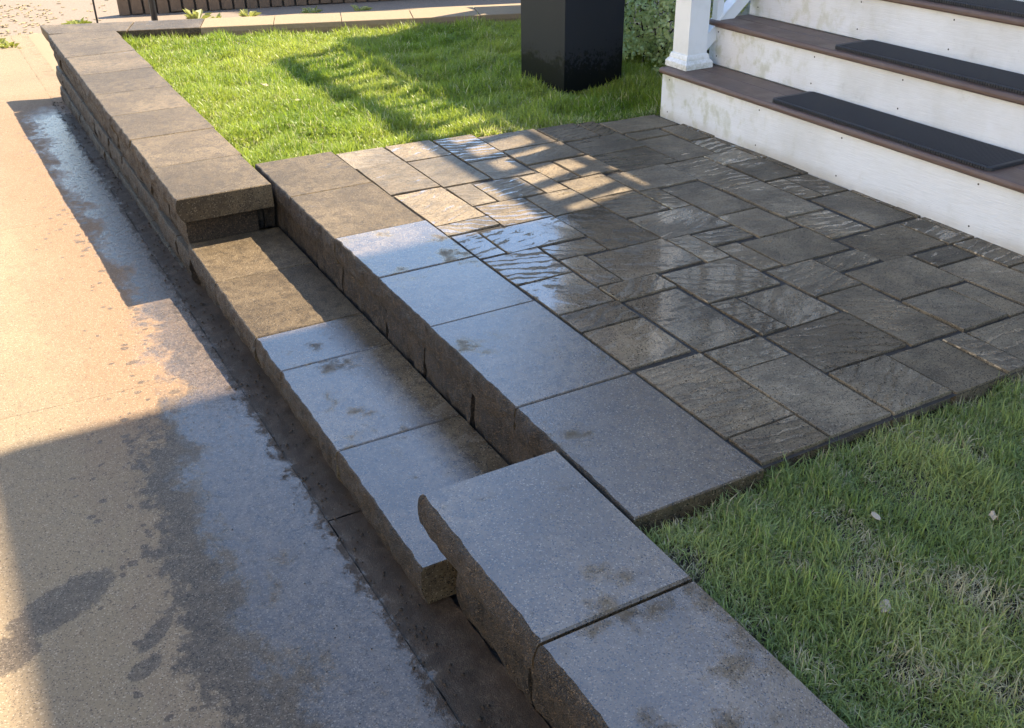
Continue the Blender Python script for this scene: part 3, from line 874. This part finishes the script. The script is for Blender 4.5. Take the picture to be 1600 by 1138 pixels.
# soil under the lawns
def soil_sheet(name, poly, zf, nx=18, ny=22):
    xs = [p[0] for p in poly]; ysn = [p[1] for p in poly]
    bm = bmesh.new()
    vs = [bm.verts.new((px, py, 0)) for px, py in poly]
    bm.faces.new(vs)
    bmesh.ops.triangulate(bm, faces=bm.faces[:])
    bmesh.ops.subdivide_edges(bm, edges=bm.edges[:], cuts=10, use_grid_fill=True)
    for v in bm.verts:
        v.co.z = float(zf(np.array([v.co.x]), np.array([v.co.y]))[0]) - 0.006 + 0.006 * n3(v.co.x * 12, v.co.y * 12, 0)
    me = bpy.data.meshes.new(name)
    bm.to_mesh(me); bm.free()
    return tag(link(name, me, SOIL), kind='structure')
soil_sheet('lawn_soil', [(0.945, 3.765), (1.25, 3.735), (2.68, 3.545), (6.5, 3.60), (6.5, 4.86), (3.60, 5.86), (0.96, 6.78)], lawn_z)
soil_sheet('lawn_soil', [(0.937, -1.5), (6.0, -1.5), (6.0, 1.225), (1.26, 1.228), (1.255, 1.216), (0.945, 1.216)], near_z)

# ------------------------------------------------------------------ fallen leaves and scraps on the grass
def leaf_mesh(seed, l=0.022, w_=0.012):
    n = 8
    v = [(0, 0, 0.003)]
    for i in range(n):
        a = 2 * math.pi * i / n
        rr = 1 + 0.25 * n3(seed + i * 1.3, 0, 0)
        v.append((l * math.cos(a) * rr, w_ * math.sin(a) * rr, 0.003 + 0.016 * n3(seed * 2 + i, 3, 1)))
    top = len(v)
    v += [(x, y, z - 0.0012) for x, y, z in v]
    f = [(0, 1 + i, 1 + (i + 1) % n) for i in range(n)] + [(top, top + 1 + (i + 1) % n, top + 1 + i) for i in range(n)]
    f += [(1 + i, top + 1 + i, top + 1 + (i + 1) % n, 1 + (i + 1) % n) for i in range(n)]
    return v, f
for i, (lx, ly, lz, s_, lab) in enumerate([
        (1.365, 1.015, -0.012, 0.55, 'middle sized curled dry leaf lying on the shaded grass'),
        (1.185, 0.825, -0.012, 0.75, 'largest curled dry leaf lying on the shaded grass'),
        (1.56, 0.90, -0.012, 0.5, 'smallest curled dry leaf lying on the shaded grass'),
        (1.36, 5.02, 0.0, 1.0, 'larger pale dry leaf lying on the sunlit lawn'),
        (1.40, 4.60, 0.0, 0.8, 'smaller pale dry leaf lying on the sunlit lawn')]):
    v, f = leaf_mesh(i * 5.1, 0.024 * s_, 0.013 * s_)
    z = (near_z if ly < 2 else lawn_z)(np.array([lx]), np.array([ly]))[0] + 0.030 + lz * 0.6
    o = link('fallen_leaf', mesh('fallen_leaf', v, f), DRYLEAF, None, (lx, ly, z), R_.uniform(0, 6))
    tag(o, lab, 'leaf', 'dry leaves on the shaded grass' if ly < 2 else 'dry leaves on the sunlit lawn')

# grit and litter washed against the foot of the walls
gr = []
for i in range(1000):
    y = R_.uniform(0.6, 7.0)
    x = R_.choice([R_.gauss(0.582, 0.012), R_.gauss(0.57, 0.02), R_.gauss(0.560, 0.03), R_.gauss(0.526, 0.008), R_.gauss(0.45, 0.08), R_.uniform(-0.2, 0.5)])
    if x > 0.60: continue
    s_ = R_.uniform(0.0010, 0.0022) if x < 0.5 else R_.uniform(0.0012, 0.0055)
    z = zd(y) + s_ * 0.3
    v = []
    for a, b, c in ((1, 0, 0), (-1, 0, 0), (0, 1, 0), (0, -1, 0), (0, 0, 0.8), (0, 0, -0.6)):
        q = R_.uniform(0.6, 1.3) * s_
        v.append((x + a * q, y + b * q, z + c * q))
    gr.append((v, [(0, 2, 4), (2, 1, 4), (1, 3, 4), (3, 0, 4), (2, 0, 5), (1, 2, 5), (3, 1, 5), (0, 3, 5)]))
v, f = join(gr)
tag(link('grit', mesh('grit', v, f), mat_plain('grit_stone', (0.040, 0.031, 0.023), 0.85, 0.15, 90, 0.6)), 'dark grit and crumbs scattered on the driveway by the walls', 'grit', kind='stuff')

# ------------------------------------------------------------------ shrubs
def shrub(name, label, cx, cy, z0, rx, ry, hz, nl, seed, cols, leaf=0.018, group=None):
    o = thing(name, label, 'shrub', (cx, cy, z0), group)
    rs = np.random.default_rng(seed)
    u = rs.normal(0, 1, (nl, 3)); u /= np.linalg.norm(u, axis=1)[:, None]
    lump = 1 + 0.32 * np.sin(u[:, 0] * 7 + seed) * np.sin(u[:, 1] * 8 + 1) + 0.14 * np.sin(u[:, 2] * 11 + u[:, 0] * 9)
    rad = lump * rs.uniform(0.55, 1.0, nl) ** 0.45
    # leaves gather at twig ends
    nc = nl // 9
    cen = u[:nc] * rad[:nc, None] * np.array([rx, ry, hz / 2]) + np.array([0, 0, hz * 0.54])
    who = rs.integers(0, nc, nl)
    P = cen[who] + rs.normal(0, leaf * 0.9, (nl, 3))
    P[:, 2] = np.maximum(P[:, 2], 0.05)
    out = u[who] * 0.8 + rs.normal(0, 0.6, (nl, 3)) + np.array([0, 0, 0.5])
    out /= np.linalg.norm(out, axis=1)[:, None]
    t1 = np.cross(out, rs.normal(0, 1, (nl, 3))); t1 /= np.linalg.norm(t1, axis=1)[:, None]
    t2 = np.cross(out, t1)
    L = leaf * rs.uniform(0.7, 1.3, nl)
    V = np.empty((nl, 6, 3), np.float32)
    for k, (a, b, c) in enumerate([(0, 0, 0), (0.45, 0.30, 0.06), (0.85, 0.26, 0.03), (1.15, 0, -0.06), (0.85, -0.26, 0.03), (0.45, -0.30, 0.06)]):
        V[:, k] = P + (t1 * a + t2 * b + out * c) * L[:, None]
    me = bpy.data.meshes.new('foliage')
    me.vertices.add(nl * 6); me.vertices.foreach_set('co', V.reshape(-1))
    idx = np.arange(nl)[:, None] * 6
    loops = np.concatenate([idx + np.array([[0, 1, 2, 3]]), idx + np.array([[0, 3, 4, 5]])], 1).astype(np.int32)
    me.loops.add(nl * 8); me.loops.foreach_set('vertex_index', loops.reshape(-1))
    me.polygons.add(nl * 2); me.polygons.foreach_set('loop_start', (np.arange(nl * 2) * 4).astype(np.int32))
    me.update(calc_edges=True)
    ca = me.color_attributes.new('Col', 'FLOAT_COLOR', 'POINT')
    ci = rs.uniform(0, 1, nl)[:, None]
    base = np.array(cols[0]) * (1 - ci) + np.array(cols[1]) * ci
    C6 = np.ones((nl, 6, 4), np.float32)
    C6[:, :, :3] = base[:, None, :]
    if len(cols) > 2:
        for k in (1, 2, 3, 4, 5):
            C6[:, k, :3] = base * 0.55 + np.array(cols[2]) * 0.45
    ca.data.foreach_set('color', C6.reshape(-1))
    me.materials.append(LEAF)
    link('foliage', me, None, o)
    stems = []
    for k in range(9):
        a = k * 2.4 + seed
        tip = cen[k * 7 % nc]
        r0, r1 = 0.007, 0.002
        b0 = Vector((0.04 * math.cos(a), 0.04 * math.sin(a), -0.01)); t0 = Vector(tip)
        v = [(b0.x + r0 * math.cos(j * 1.257), b0.y + r0 * math.sin(j * 1.257), b0.z) for j in range(5)] + [(t0.x + r1 * math.cos(j * 1.257), t0.y + r1 * math.sin(j * 1.257), t0.z) for j in range(5)]
        stems.append((v, [(j, (j + 1) % 5, 5 + (j + 1) % 5, 5 + j) for j in range(5)]))
    v, f = join(stems)
    link('stem', mesh('stem', v, f), BARK, o)
    return o
shrub('shrub', 'rounded variegated shrub with pale green leaves between planter and stairs', 3.44, 4.60, -0.09, 0.37, 0.42, 0.60, 9000, 4, [(0.26, 0.36, 0.11), (0.42, 0.52, 0.18), (0.78, 0.80, 0.46)], 0.022)
shrub('shrub', 'taller dark green shrub growing behind the variegated one', 3.90, 5.35, -0.10, 0.55, 0.60, 1.15, 9000, 9, [(0.030, 0.055, 0.022), (0.060, 0.095, 0.035)], 0.030)

# ------------------------------------------------------------------ beyond the walk: fence, stakes, weeds
fence = thing('board_fence', 'low dark brown fence of upright boards across the sidewalk', 'fence', (3.0, 10.45, -0.56))
nb_ = 46
bvm = mesh('board', *box(0, 0.100, -0.012, 0.012, 0.0, 0.36, 0.003))
bvm.materials.append(FENCE)
FA = math.radians(-14.0)
for i in range(nb_):
    o = link('board', bvm, None, fence)
    o.location = (-1.42 + i * 0.122 * math.cos(FA) + 0, 0.30 + i * 0.122 * math.sin(FA), R_.uniform(0.0, 0.012))
    o.rotation_euler = (0, R_.gauss(0, 0.006), FA)
v, f = box(0.01, nb_ * 0.122, 0.052, 0.070, 0.0, 0.34)
o = part('added_gap_panel', (v, f), FENCE, fence)  # panel added behind the boards so the gaps between them look dark
o.location = (-1.42, 0.30, 0); o.rotation_euler = (0, 0, FA)
for z in (0.22,):
    v, f = box(0, nb_ * 0.122, 0.014, 0.050, z, z + 0.08)
    o = part('fence_rail', (v, f), FENCE, fence)
    o.location = (-1.42, 0.30, 0); o.rotation_euler = (0, 0, FA)
def stake(x, y, r, h, label):
    o = thing('metal_stake', label, 'stake', (x, y, -0.56))
    n = 10
    rg = lambda q, z: [(q * math.cos(2 * math.pi * i / n), q * math.sin(2 * math.pi * i / n), z) for i in range(n)]
    part('shaft', loft([rg(r * 0.8, h), rg(r, h - 0.01), rg(r, -0.05)]), BLACKM, o)
    part('collar', loft([rg(r * 1.5, 0.012), rg(r * 1.6, 0.0)]), BLACKM, o)
    return o
stake(1.30, 10.25, 0.009, 0.9, 'thin black metal stake standing in the gravel across the sidewalk')
stake(1.79, 10.12, 0.030, 1.1, 'thick black metal post beside the end of the board fence')

def weed(x, y, z, n, h, seed, label, col, group=None):
    rs = random.Random(seed)
    o = thing('weed', label, 'weed', (x, y, z), group)
    parts, cols = [], []
    for k in range(n):
        a = rs.uniform(0, 6.28); L = h * rs.uniform(0.6, 1.2); w2 = L * rs.uniform(0.12, 0.22); le = rs.uniform(0.3, 1.1)
        d = Vector((math.cos(a), math.sin(a), 0)); s = Vector((-math.sin(a), math.cos(a), 0))
        b = d * rs.uniform(0, 0.03)
        m_ = b + d * L * 0.5 * math.sin(le) + Vector((0, 0, L * 0.55 * math.cos(le * 0.6)))
        t_ = b + d * L * math.sin(le) + Vector((0, 0, L * 0.75 * math.cos(le)))
        parts.append(([b - s * 0.002, b + s * 0.002, m_ + s * w2, t_, m_ - s * w2], [(0, 1, 2, 3, 4)]))
    v, f = join(parts)
    me = mesh('leaves', v, f)
    ca = me.color_attributes.new('Col', 'FLOAT_COLOR', 'POINT')
    for i in range(len(me.vertices)):
        q = 0.8 + 0.4 * ((i // 5 * 37) % 10) / 10
        ca.data[i].color = (col[0] * q, col[1] * q, col[2] * q, 1)
    me.materials.append(LEAF)
    link('leaves', me, None, o)
    return o
YG = (0.24, 0.25, 0.05)
for i, (x, y, h_) in enumerate([(1.12, 10.18, 0.14), (1.18, 10.10, 0.10), (0.98, 10.1, 0.07)]):
    weed(x, y, -0.56, 26, h_, i, ['tallest yellow green weed at the foot of the thin black stake', 'mid height yellow green weed close to the thin black stake', 'smallest yellow green weed off to one side of the thin stake'][i], YG, 'weeds around the thin stake')
for i, (x, y, h_) in enumerate([(2.15, 9.98, 0.16), (2.32, 9.93, 0.09), (2.62, 9.90, 0.13), (3.18, 9.72, 0.12), (3.62, 9.55, 0.13)]):
    weed(x, y, -0.56, 16, h_, 20 + i, 'pale yellow green weed sprouting in front of the board fence', (0.30, 0.30, 0.10), 'weeds along the board fence')
for i in range(12):
    weed(0.47 - i * 0.02 + R_.uniform(-.05, .05), 9.25 + i * 0.10, zd(9.25 + i * 0.10) - 0.02, 14, R_.uniform(0.04, 0.09), 50 + i, 'small yellow green weed growing in the driveway edge joint', YG, 'weeds in the driveway joint')
litter = []
for i in range(380):
    x = R_.gauss(0.45, 0.45); y = R_.uniform(9.9, 12.0)
    v, f = leaf_mesh(i * 1.7, R_.uniform(0.012, 0.03), R_.uniform(0.008, 0.018))
    a = R_.uniform(0, 6.28)
    litter.append(([(x + p[0] * math.cos(a) - p[1] * math.sin(a), y + p[0] * math.sin(a) + p[1] * math.cos(a), p[2] - 0.556) for p in v], f))
v, f = join(litter)
tag(link('leaf_litter', mesh('leaf_litter', v, f), mat_plain('old_leaf', (0.26, 0.20, 0.10), 0.8, 0.3, 8, 0.5)), 'dry brown leaf litter on the gravel past the driveway end', 'leaf litter', kind='stuff')

# ------------------------------------------------------------------ the house behind the stairs (outside the picture, it shades the patio)
house = thing('house', 'grey sided two storey house with balcony above the porch stairs', 'house', (5.5, 2.0, -0.5))
def hp(name, vf, mat, parent=None):
    o = part(name, vf, mat, parent or house)
    if parent is None: o.location = -house.location
    return o
main_wall = hp('wall', box(4.80, 11, -6.0, 3.42, -0.5, 5.95), SIDING)
for i in range(40):
    z = -0.3 + i * 0.155
    hp('clapboard', ([(4.80, -6, z), (4.80, 3.42, z), (4.78, 3.42, z), (4.78, -6, z), (4.797, -6, z + 0.15), (4.797, 3.42, z + 0.15)], [(0, 1, 2, 3), (3, 2, 5, 4)]), SIDING, main_wall)
hp('wall', box(6.62, 11, 3.425, 6.55, -0.5, 5.95), SIDING)
roof_v = [(4.43, -6.4, 5.97), (4.43, 3.71, 5.97), (11.4, 3.71, 5.97), (11.4, -6.4, 5.97), (4.43, -6.4, 6.10), (4.43, 3.71, 6.10), (11.4, 3.71, 6.10), (11.4, -6.4, 6.10), (7.8, -2.8, 7.5), (7.8, 0.2, 7.5)]
hp('roof', (roof_v, [(0, 1, 2, 3), (0, 4, 5, 1), (1, 5, 6, 2), (2, 6, 7, 3), (3, 7, 4, 0), (4, 8, 9, 5), (5, 9, 6), (6, 9, 8, 7), (7, 8, 4)]), ROOF)
hp('roof', box(6.50, 11.2, 3.72, 6.62, 5.96, 6.10), ROOF)
for (ya, yb, za, zb) in ((1.4, 2.3, 1.0, 3.05), (-1.2, 0.3, 1.6, 2.8), (-1.2, 0.3, 4.0, 5.2), (1.2, 2.6, 4.0, 5.2)):
    wd_ = hp('window_frame', box(4.765, 4.785, ya - 0.08, yb + 0.08, za - 0.08, zb + 0.08), VINYL)
    hp('pane', box(4.760, 4.764, ya, yb, za, zb), GLASS, wd_)
hp('porch_floor', box(3.84, 4.76, -0.6, 6.9, 0.80, 0.93), DECK)
hp('porch_floor', box(4.765, 6.60, 3.43, 6.9, 0.80, 0.93), DECK)
hp('porch_skirt', box(3.90, 3.93, 3.52, 6.85, -0.3, 0.795), BOARD)
hp('balcony_floor', box(3.90, 6.60, 2.42, 6.45, 2.32, 2.50), DECK)
for yy in (2.5, 4.5, 6.36):
    hp('porch_post', box(3.96, 4.08, yy - 0.06, yy + 0.06, 0.931, 2.318), VINYL)
hp('balcony_rail', box(3.865, 3.945, 2.42, 6.2, 3.08, 3.15), VINYL)
hp('balcony_rail', box(3.885, 3.925, 2.42, 6.2, 2.56, 2.60), VINYL)
for i in range(20):
    y = 2.50 + i * 0.19
    hp('baluster', box(3.878, 3.932, y, y + 0.060, 2.601, 3.079), VINYL)

# ------------------------------------------------------------------ unseen house added across the drive to bounce warm light into the shade
bounce_house = thing('house', 'unseen cream house added across the driveway for warm bounce light', 'house', (-8.0, 2.0, -0.6))
def np_(name, vf, mat, parent=None):
    o = part(name, vf, mat, parent or bounce_house)
    if parent is None: o.location = -bounce_house.location
    return o
nw = np_('wall', box(-12.5, -6.2, -7.0, 9.0, -0.6, 6.0), BOUNCE_CREAM)
for i in range(36):
    z = -0.4 + i * 0.175
    np_('clapboard', ([(-6.2, -7, z), (-6.2, 9, z), (-6.18, 9, z), (-6.18, -7, z), (-6.197, -7, z + 0.17), (-6.197, 9, z + 0.17)], [(3, 2, 1, 0), (2, 3, 4, 5)]), BOUNCE_CREAM, nw)
np_('roof', ([(-12.9, -7.4, 6.0), (-5.8, -7.4, 6.0), (-5.8, 9.4, 6.0), (-12.9, 9.4, 6.0), (-9.3, -7.4, 8.2), (-9.3, 9.4, 8.2)], [(3, 2, 1, 0), (1, 2, 5, 4), (0, 4, 5, 3), (0, 1, 4), (2, 3, 5)]), ROOF)
for (ya, yb, za, zb) in ((-4.5, -3.3, 0.8, 2.2), (0.5, 1.7, 0.8, 2.2), (4.8, 6.0, 0.8, 2.2), (-4.5, -3.3, 3.6, 5.0), (0.5, 1.7, 3.6, 5.0), (4.8, 6.0, 3.6, 5.0)):
    wf_ = np_('window_frame', box(-6.178, -6.15, ya - 0.08, yb + 0.08, za - 0.08, zb + 0.08), VINYL)
    np_('pane', box(-6.149, -6.145, ya, yb, za, zb), GLASS, wf_)

# ------------------------------------------------------------------ unseen house added past the lawn to darken reflections in the wet stone
mirror_house = thing('house', 'unseen brown house added past the lawn for dark reflections', 'house', (14.0, 14.5, -0.6))
def fp(name, vf, mat, parent=None):
    o = part(name, vf, mat, parent or mirror_house)
    if parent is None: o.location = -mirror_house.location
    return o
fp('wall', box(11.5, 17.0, 11.2, 18.2, -0.6, 10.4), FENCE)
fp('roof', ([(11.1, 11.0, 10.4), (17.4, 11.0, 10.4), (17.4, 18.4, 10.4), (11.1, 18.4, 10.4), (11.1, 14.7, 12.8), (17.4, 14.7, 12.8)], [(3, 2, 1, 0), (0, 1, 5, 4), (2, 3, 4, 5), (0, 4, 3), (1, 2, 5)]), ROOF)
for (ya, yb, za, zb) in ((12.2, 13.2, 1.0, 2.4), (16.0, 17.0, 1.0, 2.4), (12.2, 13.2, 4.2, 5.6), (16.0, 17.0, 4.2, 5.6)):
    wf_ = fp('window_frame', box(11.46, 11.49, ya - 0.08, yb + 0.08, za - 0.08, zb + 0.08), VINYL)
    fp('pane', box(11.450, 11.455, ya, yb, za, zb), GLASS, wf_)
